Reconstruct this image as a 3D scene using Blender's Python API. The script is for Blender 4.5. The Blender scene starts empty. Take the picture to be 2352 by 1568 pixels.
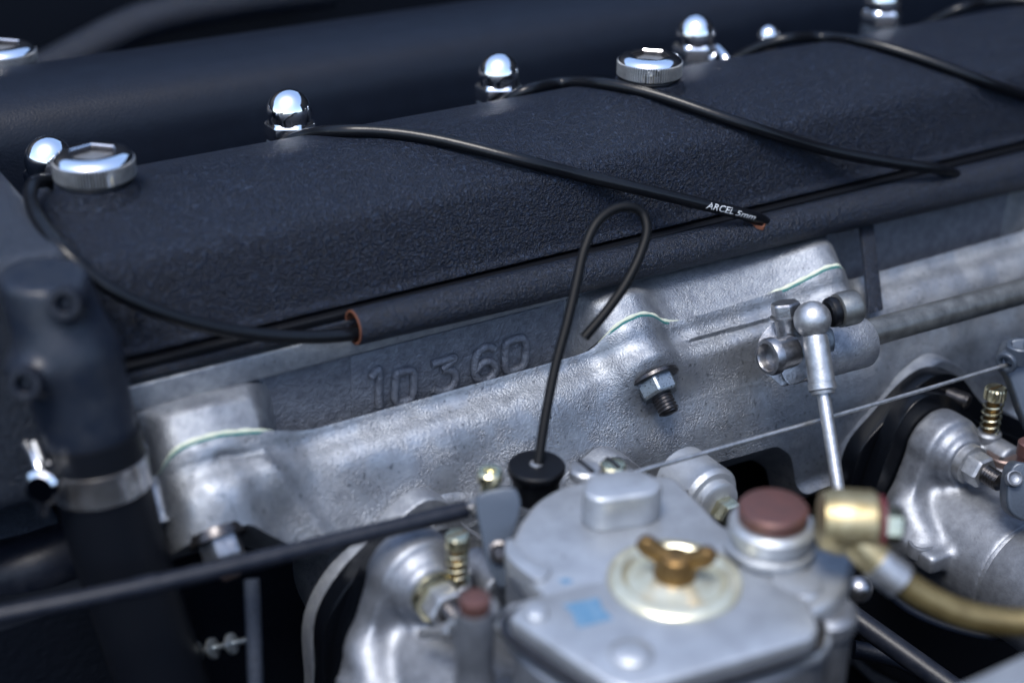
import bpy, bmesh, math, random
import numpy as np
from mathutils import Vector, Matrix
random.seed(4)
S = bpy.context.scene
COL = S.collection
PI = math.pi
# ------------------------------------------------------------------ camera (1 unit = 1 cm, X runs along the engine)
S.unit_settings.system = 'METRIC'
S.unit_settings.scale_length = 0.01
FPX, PW, PH = 3500.0, 2352.0, 1568.0
AX = np.array([.852, .2295, -.4714]); AX /= np.linalg.norm(AX)
AZ = np.array([.0112, .891, .454]); AZ -= AX*(AX@AZ); AZ /= np.linalg.norm(AZ)
AY = np.cross(AZ, AX)
M = np.stack([AX, AY, AZ])
def dirw(px, py): return M@np.array([(px-PW/2)/FPX, (PH/2-py)/FPX, -1.])
CAM = -dirw(222, 430)*58.3
cd = bpy.data.cameras.new('camera'); cam = bpy.data.objects.new('camera', cd); COL.objects.link(cam); S.camera = cam
cam.matrix_world = Matrix([list(M[i])+[CAM[i]] for i in range(3)]+[[0, 0, 0, 1]])
cd.sensor_width = 360; cd.lens = FPX/PW*360; cd.clip_start = 1; cd.clip_end = 3000
cd.dof.use_dof = True; cd.dof.focus_distance = 65.2; cd.dof.aperture_fstop = .40
def at(px, py, x=None, y=None, z=None, d=None):
    """point of the engine seen at a picture position, on the plane x=, y= or z=, or at a depth d"""
    v = dirw(px, py)
    if d is not None: t = d
    elif x is not None: t = (x-CAM[0])/v[0]
    elif y is not None: t = (y-CAM[1])/v[1]
    else: t = (z-CAM[2])/v[2]
    return Vector(CAM+v*t)
# ------------------------------------------------------------------ light
W = bpy.data.worlds.new('World'); S.world = W; W.use_nodes = True
wn = W.node_tree.nodes; wl = W.node_tree.links
sky = wn.new('ShaderNodeTexSky'); sky.sky_type = 'NISHITA'; sky.sun_disc = False
SUN_EL, SUN_AZ = math.radians(66), math.radians(232)     # azimuth clockwise from +Y
sky.sun_elevation = SUN_EL; sky.sun_rotation = SUN_AZ; sky.air_density = 1.0; sky.dust_density = 1.5; sky.ozone_density = 1.0
wl.new(sky.outputs[0], wn['Background'].inputs[0]); wn['Background'].inputs[1].default_value = .12
sd = bpy.data.lights.new('sun', 'SUN'); sd.energy = 1.4; sd.angle = math.radians(24); sd.color = (1, .97, .93)
so = bpy.data.objects.new('sun', sd); COL.objects.link(so)
sdir = Vector((math.sin(SUN_AZ)*math.cos(SUN_EL), math.cos(SUN_AZ)*math.cos(SUN_EL), math.sin(SUN_EL)))
so.location = sdir*300; so.rotation_euler = sdir.to_track_quat('Z', 'Y').to_euler()
S.view_settings.view_transform = 'Standard'; S.view_settings.look = 'None'; S.view_settings.exposure = 1.65; S.view_settings.gamma = 1
S.cycles.max_bounces = 6
# ------------------------------------------------------------------ materials
def mat(name, col, rough=.5, metal=0., bump=(), spots=None, rvar=0., cvar=None, coat=0., aniso=None, spec=.5):
    m = bpy.data.materials.new(name); m.use_nodes = True
    n = m.node_tree.nodes; l = m.node_tree.links; b = n['Principled BSDF']
    b.inputs['Base Color'].default_value = (*col, 1); b.inputs['Roughness'].default_value = rough; b.inputs['Metallic'].default_value = metal
    b.inputs['Coat Weight'].default_value = coat; b.inputs['Specular IOR Level'].default_value = spec
    tc = n.new('ShaderNodeTexCoord'); geo = n.new('ShaderNodeNewGeometry')
    src = geo.outputs['Position']
    def noise(scale, detail=3, rgh=.55):
        t = n.new('ShaderNodeTexNoise'); t.inputs['Scale'].default_value = scale; t.inputs['Detail'].default_value = detail; t.inputs['Roughness'].default_value = rgh
        l.new(src, t.inputs['Vector']); return t.outputs['Fac']
    def ramp(fac, a, b_, ca=(0, 0, 0), cb=(1, 1, 1)):
        r = n.new('ShaderNodeValToRGB'); l.new(fac, r.inputs[0])
        r.color_ramp.elements[0].position = a; r.color_ramp.elements[1].position = b_
        r.color_ramp.elements[0].color = (*ca, 1); r.color_ramp.elements[1].color = (*cb, 1); return r.outputs[0]
    last = None
    for (kind, scale, dist, mask) in bump:
        if kind == 'v':
            t = n.new('ShaderNodeTexVoronoi'); t.feature = 'SMOOTH_F1'; t.inputs['Scale'].default_value = scale; l.new(src, t.inputs['Vector']); h = t.outputs['Distance']
        else: h = noise(scale, 4)
        bp = n.new('ShaderNodeBump'); bp.inputs['Distance'].default_value = dist
        l.new(h, bp.inputs['Height'])
        if mask: l.new(ramp(noise(mask, 2), .38, .62, (.15,)*3, (1,)*3), bp.inputs['Strength'])
        if last: l.new(last, bp.inputs['Normal'])
        last = bp.outputs[0]
    if last: l.new(last, b.inputs['Normal'])
    cur = None
    if cvar:
        sc, c2 = cvar
        mx = n.new('ShaderNodeMix'); mx.data_type = 'RGBA'; mx.inputs[6].default_value = (*col, 1); mx.inputs[7].default_value = (*c2, 1)
        l.new(ramp(noise(sc, 6, .65), .35, .68), mx.inputs[0]); cur = mx.outputs[2]
    if spots:
        sc, c2, lo, hi = spots
        mx = n.new('ShaderNodeMix'); mx.data_type = 'RGBA'; mx.inputs[6].default_value = (*col, 1); mx.inputs[7].default_value = (*c2, 1)
        if cur: l.new(cur, mx.inputs[6])
        l.new(ramp(noise(sc, 5, .6), lo, hi), mx.inputs[0]); cur = mx.outputs[2]
    if cur: l.new(cur, b.inputs['Base Color'])
    if rvar:
        mr = n.new('ShaderNodeMapRange'); mr.inputs[3].default_value = max(.02, rough-rvar); mr.inputs[4].default_value = rough+rvar
        l.new(noise(1.3, 5), mr.inputs[0]); l.new(mr.outputs[0], b.inputs['Roughness'])
    return m
M_CRACK = mat('black_crackle_paint', (.0008, .0019, .0052), .35, bump=(('n', 6.8, .15, None), ('n', 12.5, .14, None)), cvar=(7.5, (.0070, .0130, .0290)), spots=(6.8, (.024, .037, .066), .55, .69), spec=.30)  # paler specks put the sparkle of lit grains into the colour
M_CRACKT = mat('black_textured_paint', (.0008, .0020, .0054), .31, bump=(('n', 6.5, .10, None), ('n', 14, .10, None)), cvar=(7, (.0075, .0138, .0290)), spots=(7, (.020, .031, .055), .57, .71), spec=.38)
M_ALU = mat('cast_aluminium', (.32, .34, .365), .45, .86, bump=(('n', .8, .015, None), ('n', 7, .035, .5), ('n', 14, .065, .7)), cvar=(1.4, (.20, .215, .24)), spots=(5, (.095, .105, .12), .60, .69), rvar=.07)
M_ALUD = mat('dull_shaded_aluminium', (.155, .172, .205), .52, .5, bump=(('n', 4.5, .07, None), ('n', 10, .05, None)), cvar=(2.5, (.09, .10, .125)))  # dull metal, darkened so the colour carries the shade of the recess
M_HEAD = mat('machined_cast_aluminium', (.32, .34, .365), .47, .78, bump=(('n', 7, .03, .6), ('n', 14, .03, None)), cvar=(1.8, (.20, .215, .245)), spots=(5, (.09, .10, .115), .64, .71), rvar=.06)
M_CARB = mat('die_cast_zinc', (.24, .258, .288), .50, .8, bump=(('n', 12, .014, None),), cvar=(2.2, (.16, .173, .197)), rvar=.06)
M_CARBL = mat('satin_zinc_lid', (.37, .395, .425), .42, .68, bump=(('n', 8, .012, None),), cvar=(.8, (.28, .30, .325)), spots=(2.6, (.17, .175, .18), .62, .74))
M_CHROME = mat('chrome', (.84, .855, .88), .06, 1., rvar=.045)
M_STEEL = mat('bright_steel', (.36, .365, .38), .36, 1., bump=(('n', 9, .014, None),), cvar=(3, (.20, .20, .21)), rvar=.1)
M_ZINC = mat('zinc_plated_steel', (.42, .43, .445), .40, .85, bump=(('n', 8, .010, None),), cvar=(2.5, (.26, .27, .28)))
M_SHAFT = mat('stained_steel', (.125, .13, .13), .40, .8, bump=(('n', 16, .008, None),), cvar=(1.2, (.24, .25, .245)), rvar=.1)
M_DSTEEL = mat('dark_oiled_steel', (.045, .045, .05), .28, .9, bump=(('n', 16, .008, None),), cvar=(5, (.09, .085, .085)))
M_DNUT = mat('aged_nut_steel', (.26, .29, .31), .34, .9, spots=(9, (.06, .065, .07), .55, .66), bump=(('n', 14, .008, None),))
M_LEVER = mat('grey_painted_lever', (.045, .058, .078), .38, .3, bump=(('n', 9, .01, None),))
M_RUB = mat('black_rubber', (.003, .0035, .005), .38, spec=.25, bump=(('n', 9, .006, None),))
M_LEAD = mat('black_lead_sleeve', (.0025, .003, .0045), .30, spec=.28, bump=(('n', 5, .008, None),))
M_BLKPL = mat('black_phenolic', (.002, .0026, .004), .25, spec=.25, spots=(16, (.05, .055, .06), .74, .77))
M_HOSE = mat('black_hose', (.0025, .0035, .006), .5, spec=.2, bump=(('n', 14, .006, None),))
M_HOUS = mat('blue_black_paint', (.0035, .0052, .0105), .40, spec=.25, bump=(('n', 7, .01, None),), cvar=(2, (.011, .013, .019)))
M_PRINT = mat('white_print', (.34, .36, .38), .6, spots=(26, (.12, .13, .14), .58, .66))
M_GASK = mat('cream_gasket_edge', (.50, .52, .42), .7, cvar=(3, (.40, .46, .36)))
M_GREEN = mat('green_gasket', (.015, .12, .115), .5)
M_RUST = mat('orange_rust', (.075, .022, .008), .8, cvar=(9, (.10, .03, .012)), bump=(('n', 14, .02, None),))
M_BRASS = mat('yellow_zinc', (.60, .57, .42), .25, 1., cvar=(3, (.66, .60, .36)), bump=(('n', 9, .006, None),))
M_DBRASS = mat('old_brass', (.20, .125, .048), .40, .85, cvar=(4, (.115, .066, .025)), bump=(('n', 10, .008, None),))
M_COPPER = mat('copper_brown_plug', (.115, .052, .044), .42, .5, cvar=(2.5, (.085, .046, .042)))
M_RED = mat('red_fibre', (.07, .008, .012), .6)
M_HOSEB = mat('golden_fuel_hose', (.17, .135, .06), .34, .6, cvar=(1.6, (.10, .075, .03)))
M_BLUE = mat('blue_paint', (.05, .14, .24), .45, .2, cvar=(3, (.12, .20, .28)))
M_DARK = mat('shade_black', (.003, .0045, .008), .7, spec=.08, bump=(('n', 3, .05, None),))  # near-black colour stands in for the shade in the gaps
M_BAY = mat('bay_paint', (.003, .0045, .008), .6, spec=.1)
M_CLAMP = mat('clamp_steel', (.66, .67, .69), .24, .95, cvar=(1.2, (.30, .29, .29)))
M_DISC = mat('pale_yellow_plating', (.66, .64, .50), .30, .78, cvar=(2, (.56, .53, .38)))
M_WIRE = mat('matt_black_wire', (.0022, .0026, .0034), .5, spec=.14)
M_ELB = mat('dark_blue_painted_casting', (.006, .0095, .018), .40, spec=.3, bump=(('n', 5, .02, None),), cvar=(1.6, (.013, .016, .023)))
M_GREYP = mat('grey_blue_crackle_paint', (.010, .0145, .024), .4, bump=(('n', 6, .10, None), ('n', 13, .08, None)), cvar=(6, (.026, .034, .050)), spec=.3)
M_GOLD = mat('golden_plating', (.38, .33, .20), .40, .85, cvar=(2, (.25, .20, .10)))
M_REAR = mat('smooth_black_paint', (.0018, .0036, .0085), .46, bump=(('n', 9, .02, None),), cvar=(1.2, (.0026, .0050, .0112)), spec=.24)
M_BROWN = mat('brown_bolt_steel', (.16, .12, .11), .4, .8)
# ------------------------------------------------------------------ object helpers
def link(name, me, parent=None, m=None):
    o = bpy.data.objects.new(name, me); COL.objects.link(o)
    if m is not None: me.materials.append(m)
    if parent is not None: o.parent = parent
    return o
def tag(o, label=None, cat=None, group=None, kind=None):
    for k, v in (('label', label), ('category', cat), ('group', group), ('kind', kind)):
        if v: o[k] = v
    return o
def thing(name, label, cat, loc=(0, 0, 0), group=None):
    o = bpy.data.objects.new(name, None); COL.objects.link(o); o.location = loc; o.empty_display_size = .5
    ROOTS[o.name] = Vector(loc)
    return tag(o, label, cat, group)
ROOTS = {}
def build(name, verts, faces, m, parent=None, smooth=True, angle=35, bevel=0.):
    """one mesh object from world-space verts; children are shifted to their thing's own origin"""
    off = Vector((0, 0, 0)); p = parent
    while p is not None: off += p.location; p = p.parent
    me = bpy.data.meshes.new(name)
    V = np.asarray(verts, float)-np.array(off)
    me.from_pydata(V.tolist(), [], [list(map(int, f)) for f in faces]); 
    bm = bmesh.new(); bm.from_mesh(me)
    bmesh.ops.recalc_face_normals(bm, faces=bm.faces)
    if bevel:
        es = [e for e in bm.edges if len(e.link_faces) == 2 and e.calc_face_angle(0) > .5]
        bmesh.ops.bevel(bm, geom=es, offset=bevel, segments=3, affect='EDGES', profile=.5, clamp_overlap=True)
    bm.to_mesh(me); bm.free()
    if smooth:
        me.polygons.foreach_set('use_smooth', [True]*len(me.polygons)); me.set_sharp_from_angle(angle=math.radians(angle))
    return link(name, me, parent, m)
def frame(axis, up=(0, 0, 1)):
    w = Vector(axis).normalized(); u = Vector(up).cross(w)
    if u.length < 1e-3: u = Vector((1, 0, 0)).cross(w)
    u.normalize(); v = w.cross(u); return u, v, w
class MB:
    def __init__(s): s.v = []; s.f = []
    def add(s, v, f):
        k = len(s.v); s.v += [tuple(p) for p in v]; s.f += [[i+k for i in q] for q in f]; return s
    def obj(s, name, m, parent=None, **k): return build(name, s.v, s.f, m, parent, **k)
def lathe(o, axis, prof, seg=40, rf=None, up=(0, 0, 1), cap=True, ph=0.):
    """prof: (radius, height) from base outward; rf(angle, i) scales the radius"""
    u, v, w = frame(axis, up); o = Vector(o); V = []; F = []
    for i, (r, h) in enumerate(prof):
        for k in range(seg):
            a = 2*PI*k/seg+ph; rr = r*(rf(a, i) if rf else 1)
            V.append(o+u*(rr*math.cos(a))+v*(rr*math.sin(a))+w*h)
    for i in range(len(prof)-1):
        for k in range(seg):
            k2 = (k+1) % seg; F.append([i*seg+k, i*seg+k2, (i+1)*seg+k2, (i+1)*seg+k])
    if cap:
        F.append(list(range(seg))[::-1]); F.append([(len(prof)-1)*seg+k for k in range(seg)])
    return V, F
def hexr(a): 
    b = (a % (PI/3))-PI/6; return math.cos(PI/6)/math.cos(b)
def hexbolt(o, axis, r, h, seg=48, ph=0., cham=.88):
    return lathe(o, axis, [(r, 0), (r, h*.82), (r*.99, h*.86), (r*cham, h), (r*cham*.7, h+.001)], seg, lambda a, i: hexr(a) if i < 3 else min(1, hexr(a)*1.02), ph=ph)
def thread(o, axis, r, h, pitch=.13, seg=24, tip=.15):
    u, v, w = frame(axis); n = max(6, int(h/pitch*6)); V = []; F = []; o = Vector(o)
    for i in range(n+1):
        z = h*i/n
        for k in range(seg):
            a = 2*PI*k/seg; ph = (z/pitch-k/seg)*2*PI
            rr = r*(1-.07*(1-math.cos(ph))); d = h-z
            if d < tip: rr *= math.sqrt(max(.05, 1-((tip-d)/tip)**2*.75))
            V.append(o+u*(rr*math.cos(a))+v*(rr*math.sin(a))+w*z)
    for i in range(n):
        for k in range(seg):
            k2 = (k+1) % seg; F.append([i*seg+k, i*seg+k2, (i+1)*seg+k2, (i+1)*seg+k])
    F.append([n*seg+k for k in range(seg)]); F.append(list(range(seg))[::-1])
    return V, F
def crom(P, n):
    P = [np.array(p, float) for p in P]; P = [2*P[0]-P[1]]+P+[2*P[-1]-P[-2]]; out = []
    L = [np.linalg.norm(P[i+1]-P[i]) for i in range(1, len(P)-2)]; tot = sum(L)
    for i in range(1, len(P)-2):
        m = max(3, int(n*L[i-1]/tot)); p0, p1, p2, p3 = P[i-1:i+3]
        # centripetal spacing keeps the curve free of kinks
        t0 = 0; t1 = t0+np.linalg.norm(p1-p0)**.5; t2 = t1+np.linalg.norm(p2-p1)**.5; t3 = t2+np.linalg.norm(p3-p2)**.5
        for j in range(m):
            t = t1+(t2-t1)*j/m
            a1 = (t1-t)/(t1-t0)*p0+(t-t0)/(t1-t0)*p1; a2 = (t2-t)/(t2-t1)*p1+(t-t1)/(t2-t1)*p2; a3 = (t3-t)/(t3-t2)*p2+(t-t2)/(t3-t2)*p3
            b1 = (t2-t)/(t2-t0)*a1+(t-t0)/(t2-t0)*a2; b2 = (t3-t)/(t3-t1)*a2+(t-t1)/(t3-t1)*a3
            out.append((t2-t)/(t2-t1)*b1+(t-t1)/(t2-t1)*b2)
    out.append(P[-2]); return np.array(out)
def frames(P):
    T = np.gradient(P, axis=0); T /= np.linalg.norm(T, axis=1)[:, None]
    u = np.cross(T[0], [0, 0, 1.]); u /= np.linalg.norm(u); U_ = [u]
    for i in range(1, len(P)):
        u = u-T[i]*(u@T[i]); u /= np.linalg.norm(u); U_.append(u)
    U_ = np.array(U_); return T, U_, np.cross(T, U_)
def tube(P, r, seg=16, cap=True):
    P = np.asarray(P, float); T, A, B = frames(P); n = len(P); R = np.broadcast_to(np.asarray(r, float), (n,))
    V = []; F = []
    for i in range(n):
        for k in range(seg):
            a = 2*PI*k/seg; V.append(P[i]+R[i]*(A[i]*math.cos(a)+B[i]*math.sin(a)))
    for i in range(n-1):
        for k in range(seg):
            k2 = (k+1) % seg; F.append([i*seg+k, i*seg+k2, (i+1)*seg+k2, (i+1)*seg+k])
    if cap: F.append(list(range(seg))[::-1]); F.append([(n-1)*seg+k for k in range(seg)])
    return V, F
def line(a, b, n=2): 
    a = np.array(a, float); b = np.array(b, float); return np.array([a+(b-a)*i/(n-1) for i in range(n)])
def prism(pts, d):
    """solid between an outline and the same outline shifted by d"""
    n = len(pts); V = [Vector(p) for p in pts]+[Vector(p)+Vector(d) for p in pts]
    return V, [list(range(n))[::-1], list(range(n, 2*n))]+[[i, (i+1) % n, (i+1) % n+n, i+n] for i in range(n)]
def rounded(P, n=60):
    """closed smooth outline through the points"""
    P = [np.array(p, float) for p in P]; m = len(P); k = max(3, n//m); out = []
    for i in range(m):
        p0, p1, p2, p3 = P[i-1], P[i], P[(i+1) % m], P[(i+2) % m]
        t0 = 0; t1 = t0+np.linalg.norm(p1-p0)**.5; t2 = t1+np.linalg.norm(p2-p1)**.5; t3 = t2+np.linalg.norm(p3-p2)**.5
        for q in range(k):
            t = t1+(t2-t1)*q/k
            a1 = (t1-t)/(t1-t0)*p0+(t-t0)/(t1-t0)*p1; a2 = (t2-t)/(t2-t1)*p1+(t-t1)/(t2-t1)*p2; a3 = (t3-t)/(t3-t2)*p2+(t-t2)/(t3-t2)*p3
            b1 = (t2-t)/(t2-t0)*a1+(t-t0)/(t2-t0)*a2; b2 = (t3-t)/(t3-t1)*a2+(t-t1)/(t3-t1)*a3
            out.append(Vector((t2-t)/(t2-t1)*b1+(t-t1)/(t2-t1)*b2))
    return out
def box(o, u, v, w):
    o, u, v, w = map(Vector, (o, u, v, w))
    V = [o+u*a+v*b+w*c for c in (-1, 1) for b in (-1, 1) for a in (-1, 1)]
    return V, [[0, 2, 3, 1], [4, 5, 7, 6], [0, 1, 5, 4], [2, 6, 7, 3], [0, 4, 6, 2], [1, 3, 7, 5]]
def helix(o, axis, r, h, turns, wr, n=18):
    u, v, w = frame(axis); o = Vector(o)
    return tube([np.array(o+u*(r*math.cos(2*PI*t))+v*(r*math.sin(2*PI*t))+w*(h*t/turns)) for t in np.linspace(0, turns, int(n*turns))], wr, 8)
def snets(f, lo, hi, h):
    """surface nets on a signed distance field: gives castings with soft fillets"""
    lo = np.array(lo, float); hi = np.array(hi, float); n = np.ceil((hi-lo)/h).astype(int)+1
    ax = [lo[i]+h*np.arange(n[i]) for i in range(3)]
    G = np.meshgrid(*ax, indexing='ij'); D = f(*G); I = D < 0
    c = np.zeros(tuple(n-1), int); acc = np.zeros(tuple(n-1)+(3,)); cnt = np.zeros(tuple(n-1))
    sl = lambda o: tuple(slice(o[i], n[i]-1+o[i]) for i in range(3))
    offs = [(a, b, d) for a in (0, 1) for b in (0, 1) for d in (0, 1)]
    for o in offs: c += I[sl(o)]
    for a in offs:
        for i in range(3):
            if a[i] == 0:
                b = list(a); b[i] = 1; va = D[sl(a)]; vb = D[sl(tuple(b))]; cr = (va < 0) != (vb < 0)
                t = np.where(cr, va/np.where(cr, va-vb, 1), 0)
                for k in range(3): acc[..., k] += np.where(cr, a[k]+(t if k == i else 0), 0)
                cnt += cr
    act = (c > 0) & (c < 8); idx = -np.ones(act.shape, int); idx[act] = np.arange(act.sum())
    cell = np.argwhere(act); V = lo+h*(cell+acc[act]/cnt[act][:, None]); F = []
    for i in range(3):
        j, k = (i+1) % 3, (i+2) % 3
        s0 = [slice(None)]*3; s1 = [slice(None)]*3; s0[i] = slice(0, n[i]-1); s1[i] = slice(1, n[i])
        E = np.argwhere(I[tuple(s0)] != I[tuple(s1)]); E = E[(E[:, j] > 0) & (E[:, k] > 0) & (E[:, j] < n[j]-1) & (E[:, k] < n[k]-1)]
        if not len(E): continue
        q = []
        for dj, dk in ((0, 0), (-1, 0), (-1, -1), (0, -1)):
            e = E.copy(); e[:, j] += dj; e[:, k] += dk; q.append(idx[e[:, 0], e[:, 1], e[:, 2]])
        F.append(np.stack(q, 1))
    F = np.concatenate(F)
    E = np.concatenate([F[:, [0, 1]], F[:, [1, 2]], F[:, [2, 3]], F[:, [3, 0]]]); cnt_ = np.bincount(E.ravel(), minlength=len(V))[:, None]
    for _ in range(4):
        A = np.zeros_like(V)
        for k in range(3): A[:, k] = np.bincount(E[:, 0], V[E[:, 1], k], len(V))+np.bincount(E[:, 1], V[E[:, 0], k], len(V))
        V = V*.4+.6*A/cnt_
    return V, F
def smin(a, b, k):
    h = np.clip(.5+.5*(b-a)/k, 0, 1); return b*(1-h)+a*h-k*h*(1-h)
def d_cyl(p, q, r, a, b):      # distance in the plane (p,q) from an axis, limited to a..b (already a signed slab)
    return np.maximum(np.hypot(p, q)-r, np.maximum(a, b))
def d_box(x, y, z, c, s, r=.2):
    dx = np.abs(x-c[0])-s[0]+r; dy = np.abs(y-c[1])-s[1]+r; dz = np.abs(z-c[2])-s[2]+r
    return np.sqrt(np.maximum(dx, 0)**2+np.maximum(dy, 0)**2+np.maximum(dz, 0)**2)+np.minimum(np.maximum(dx, np.maximum(dy, dz)), 0)-r
def d_caps(x, y, z, a, b, ra, rb):
    a = np.array(a, float); b = np.array(b, float); ab = b-a
    t = np.clip(((x-a[0])*ab[0]+(y-a[1])*ab[1]+(z-a[2])*ab[2])/(ab@ab), 0, 1)
    return np.sqrt((x-a[0]-t*ab[0])**2+(y-a[1]-t*ab[1])**2+(z-a[2]-t*ab[2])**2)-(ra+(rb-ra)*t)
def ss(a, b, x):
    t = np.clip((np.asarray(x, float)-a)/(b-a), 0, 1); return t*t*(3-2*t)
def interp(P, x):
    P = np.array(P, float); xs = np.asarray(x, float)
    y = np.interp(xs, P[:, 0], P[:, 1])
    w = .22; return (np.interp(xs-w, P[:, 0], P[:, 1])+y*2+np.interp(xs+w, P[:, 0], P[:, 1]))/4
# ================================================================== SETTING
def sheet(name, V, F, m): return tag(build(name, V, F, m, smooth=False), kind='structure')
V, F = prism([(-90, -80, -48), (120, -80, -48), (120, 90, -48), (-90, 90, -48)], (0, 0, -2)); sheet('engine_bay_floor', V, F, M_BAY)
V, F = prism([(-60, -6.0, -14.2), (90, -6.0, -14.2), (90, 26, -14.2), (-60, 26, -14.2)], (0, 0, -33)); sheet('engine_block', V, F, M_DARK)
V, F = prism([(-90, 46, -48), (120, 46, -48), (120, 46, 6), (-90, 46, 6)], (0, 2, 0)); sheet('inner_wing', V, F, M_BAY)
V, F = prism([(-62, -88, -48), (-62, 90, -48), (-62, 90, 2), (-62, -88, 2)], (-2, 0, 0)); sheet('unseen_panel', V, F, M_BAY)  # unseen bay wall, added to cut the fill light
V, F = prism([(105, -88, -48), (105, 90, -48), (112, 90, 75), (112, -88, 75)], (2, 0, 0)); sheet('unseen_bulkhead', V, F, M_BAY)  # unseen tall panel, added to darken the right side of the chrome
V, F = prism([(-90, -82, -48), (120, -82, -48), (120, -82, 8), (-90, -82, 8)], (0, -2, 0)); sheet('inner_wing', V, F, M_BAY)  # unseen near side of the bay, raised to block low sky light
# raised bonnet behind the engine: what the bright metal mirrors on its far side
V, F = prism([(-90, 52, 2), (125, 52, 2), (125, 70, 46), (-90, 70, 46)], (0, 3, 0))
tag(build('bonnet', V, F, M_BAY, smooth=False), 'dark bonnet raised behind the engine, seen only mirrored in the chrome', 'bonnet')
# ================================================================== CAM COVERS
PROF = [(4.9, -4.65), (4.75, -4.4), (4.6, -3.4), (4.3, -1.9), (3.7, -1.0), (2.7, -.45), (1.4, -.16), (.2, -.06), (-1.2, -.20), (-2.6, -.58), (-3.5, -.90),
        (-4.1, -1.16), (-4.45, -1.50), (-4.62, -2.0), (-4.82, -3.0), (-5.02, -4.0), (-5.10, -4.40), (-5.28, -4.55), (-5.3, -4.65)]
def cover_shell(x0, x1, yc, zc, mirror=1, skew=0.):
    P = crom([(0, a, b) for a, b in PROF], 90)[:, 1:]
    xs = np.concatenate([x0+1.6*(1-np.cos(np.linspace(0, PI/2, 12))), np.linspace(x0+1.9, x1, 90)])
    V = []; F = []; n = len(P)
    for x in xs:
        d = min(1.6, x-x0); k = math.sqrt(max(0, 1-((1.6-d)/1.6)**2))      # the end of the cover is domed
        ins = 1.1*(1-k)
        for a, b in P:
            yy = a*(1-ins/5.2); zz = -4.65+(b+4.65)*(1-.22*(1-k))
            V.append((x+skew*min(0, a)*-.0, yc+mirror*yy, zc+zz))
    for i in range(len(xs)-1):
        for j in range(n-1): F.append([i*n+j, i*n+j+1, (i+1)*n+j+1, (i+1)*n+j])
    F.append(list(range(n))); F.append([(len(xs)-1)*n+j for j in range(n)][::-1])
    F.append([i*n for i in range(len(xs))]+[i*n+n-1 for i in range(len(xs))][::-1])
    return V, F
def cover_z(y):      # height of the cover's skin above y
    P = np.array(PROF[2:-2])[::-1]; return float(np.interp(y, P[:, 0], P[:, 1]))
CL = -2.1
cov = thing('cam_cover', 'long black crackle painted cam cover crossed by the black leads, nearest the carburettors', 'cam cover', (20, 0, -4.7))
V, F = cover_shell(CL, 75, 0, 0); build('cover_shell', V, F, M_CRACK, cov, angle=50)
V, F = box((36.4, -.2, -4.98), (38.6, 0, 0), (0, 5.42, 0), (0, 0, .15)); build('cover_gasket', V, F, M_RUB, cov, bevel=.03)
V, F = box((36.3, -.2, -5.30), (38.8, 0, 0), (0, 5.58, 0), (0, 0, .15)); build('cover_flange', V, F, M_CRACKT, cov, bevel=.05)
for x in (0., 26.1):
    V, F = lathe((x, 0, -.3), (0, 0, 1), [(1.9, -.2), (1.72, .1), (1.60, .3), (1.55, .56), (1.4, .58)], 48); build('filler_neck', V, F, M_CRACK, cov)
V, F = box((-.55, -5.02, -3.3), (.035, 0, 0), (0, .05, -.02), (0, -.16, 1.1)); build('casting_rib', V, F, M_CRACK, cov)
rc = thing('cam_cover', 'blurred black cam cover running behind the row of chrome domed nuts', 'cam cover', (20, 16, -4.7))
V, F = cover_shell(-5.5, 95, 16.6, 0, -1); build('cover_shell', V, F, M_REAR, rc, angle=50)
V, F = box((46, 16.4, -5.1), (48, 0, 0), (0, 5.6, 0), (0, 0, .35)); build('cover_flange', V, F, M_CRACKT, rc, bevel=.05)
V, F = lathe((1.7, 20.0, -2.2), (0, 0, 1), [(2.0, -2), (1.8, .5), (1.6, 1.3)], 40); build('filler_neck', V, F, M_REAR, rc)
# knurled caps
def cap(x, y, z, label, s=1.0, seg=400):
    t = thing('knurled_cap', label, 'filler cap', (x, y, z), 'knurled chrome caps on the cam covers')
    def rf(a, i): return 1
    outer = [(1.36, .0), (1.47, .03), (1.49, .05), (1.49, .35), (1.49, .70), (1.50, .735), (1.46, .80), (1.36, .90), (1.18, .975), (1.0, 1.0), (.95, .995)]
    def rf2(a, i):
        if i < len(outer)-1: return rf(a, i)
        return hexr(a+.25)*1.0
    prof = [(r*s, h*s) for r, h in outer]+[(.92*s, .96*s)]
    V, F = lathe((x, y, z), (0, 0, 1), prof, seg, rf2); F = F[:-1]; build('cap_body', V, F, M_CHROME, t, angle=25)
    V, F = lathe((x, y, z), (0, 0, 1), [(.925*s, .965*s), (.87*s, .90*s), (.85*s, .42*s), (.8*s, .40*s), (.05, .38*s)], 96, lambda a, i: hexr(a+.25), cap=False); build('hexagon_socket', V, F, M_DSTEEL, t, angle=25)
    V, F = lathe((x, y, z), (0, 0, 1), [(1.46*s, .05), (1.545*s, .07), (1.545*s, .69*s), (1.46*s, .72*s)], 480, lambda a, i: 1-(.05*(math.cos(a*80) < .1) if i in (1, 2) else 0)); build('knurled_band', V, F, M_ZINC, t, angle=25)
    V, F = lathe((x, y, z-.17), (0, 0, 1), [(1.30, 0), (1.42*s, .02), (1.46*s, .08), (1.42*s, .15), (1.30, .17)], 64); build('sealing_ring', V, F, M_RUB, t)
    return t
cap(0, 0, .44, 'knurled chrome cap with hexagon socket at the left end of the near cam cover')
cap(26.1, 0, .46, 'knurled chrome cap with hexagon socket standing behind the middle lead', .98)
cap(1.7, 20.0, -.75, 'blurred chrome cap at the upper left corner on the far cam cover', 1.1)
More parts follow.
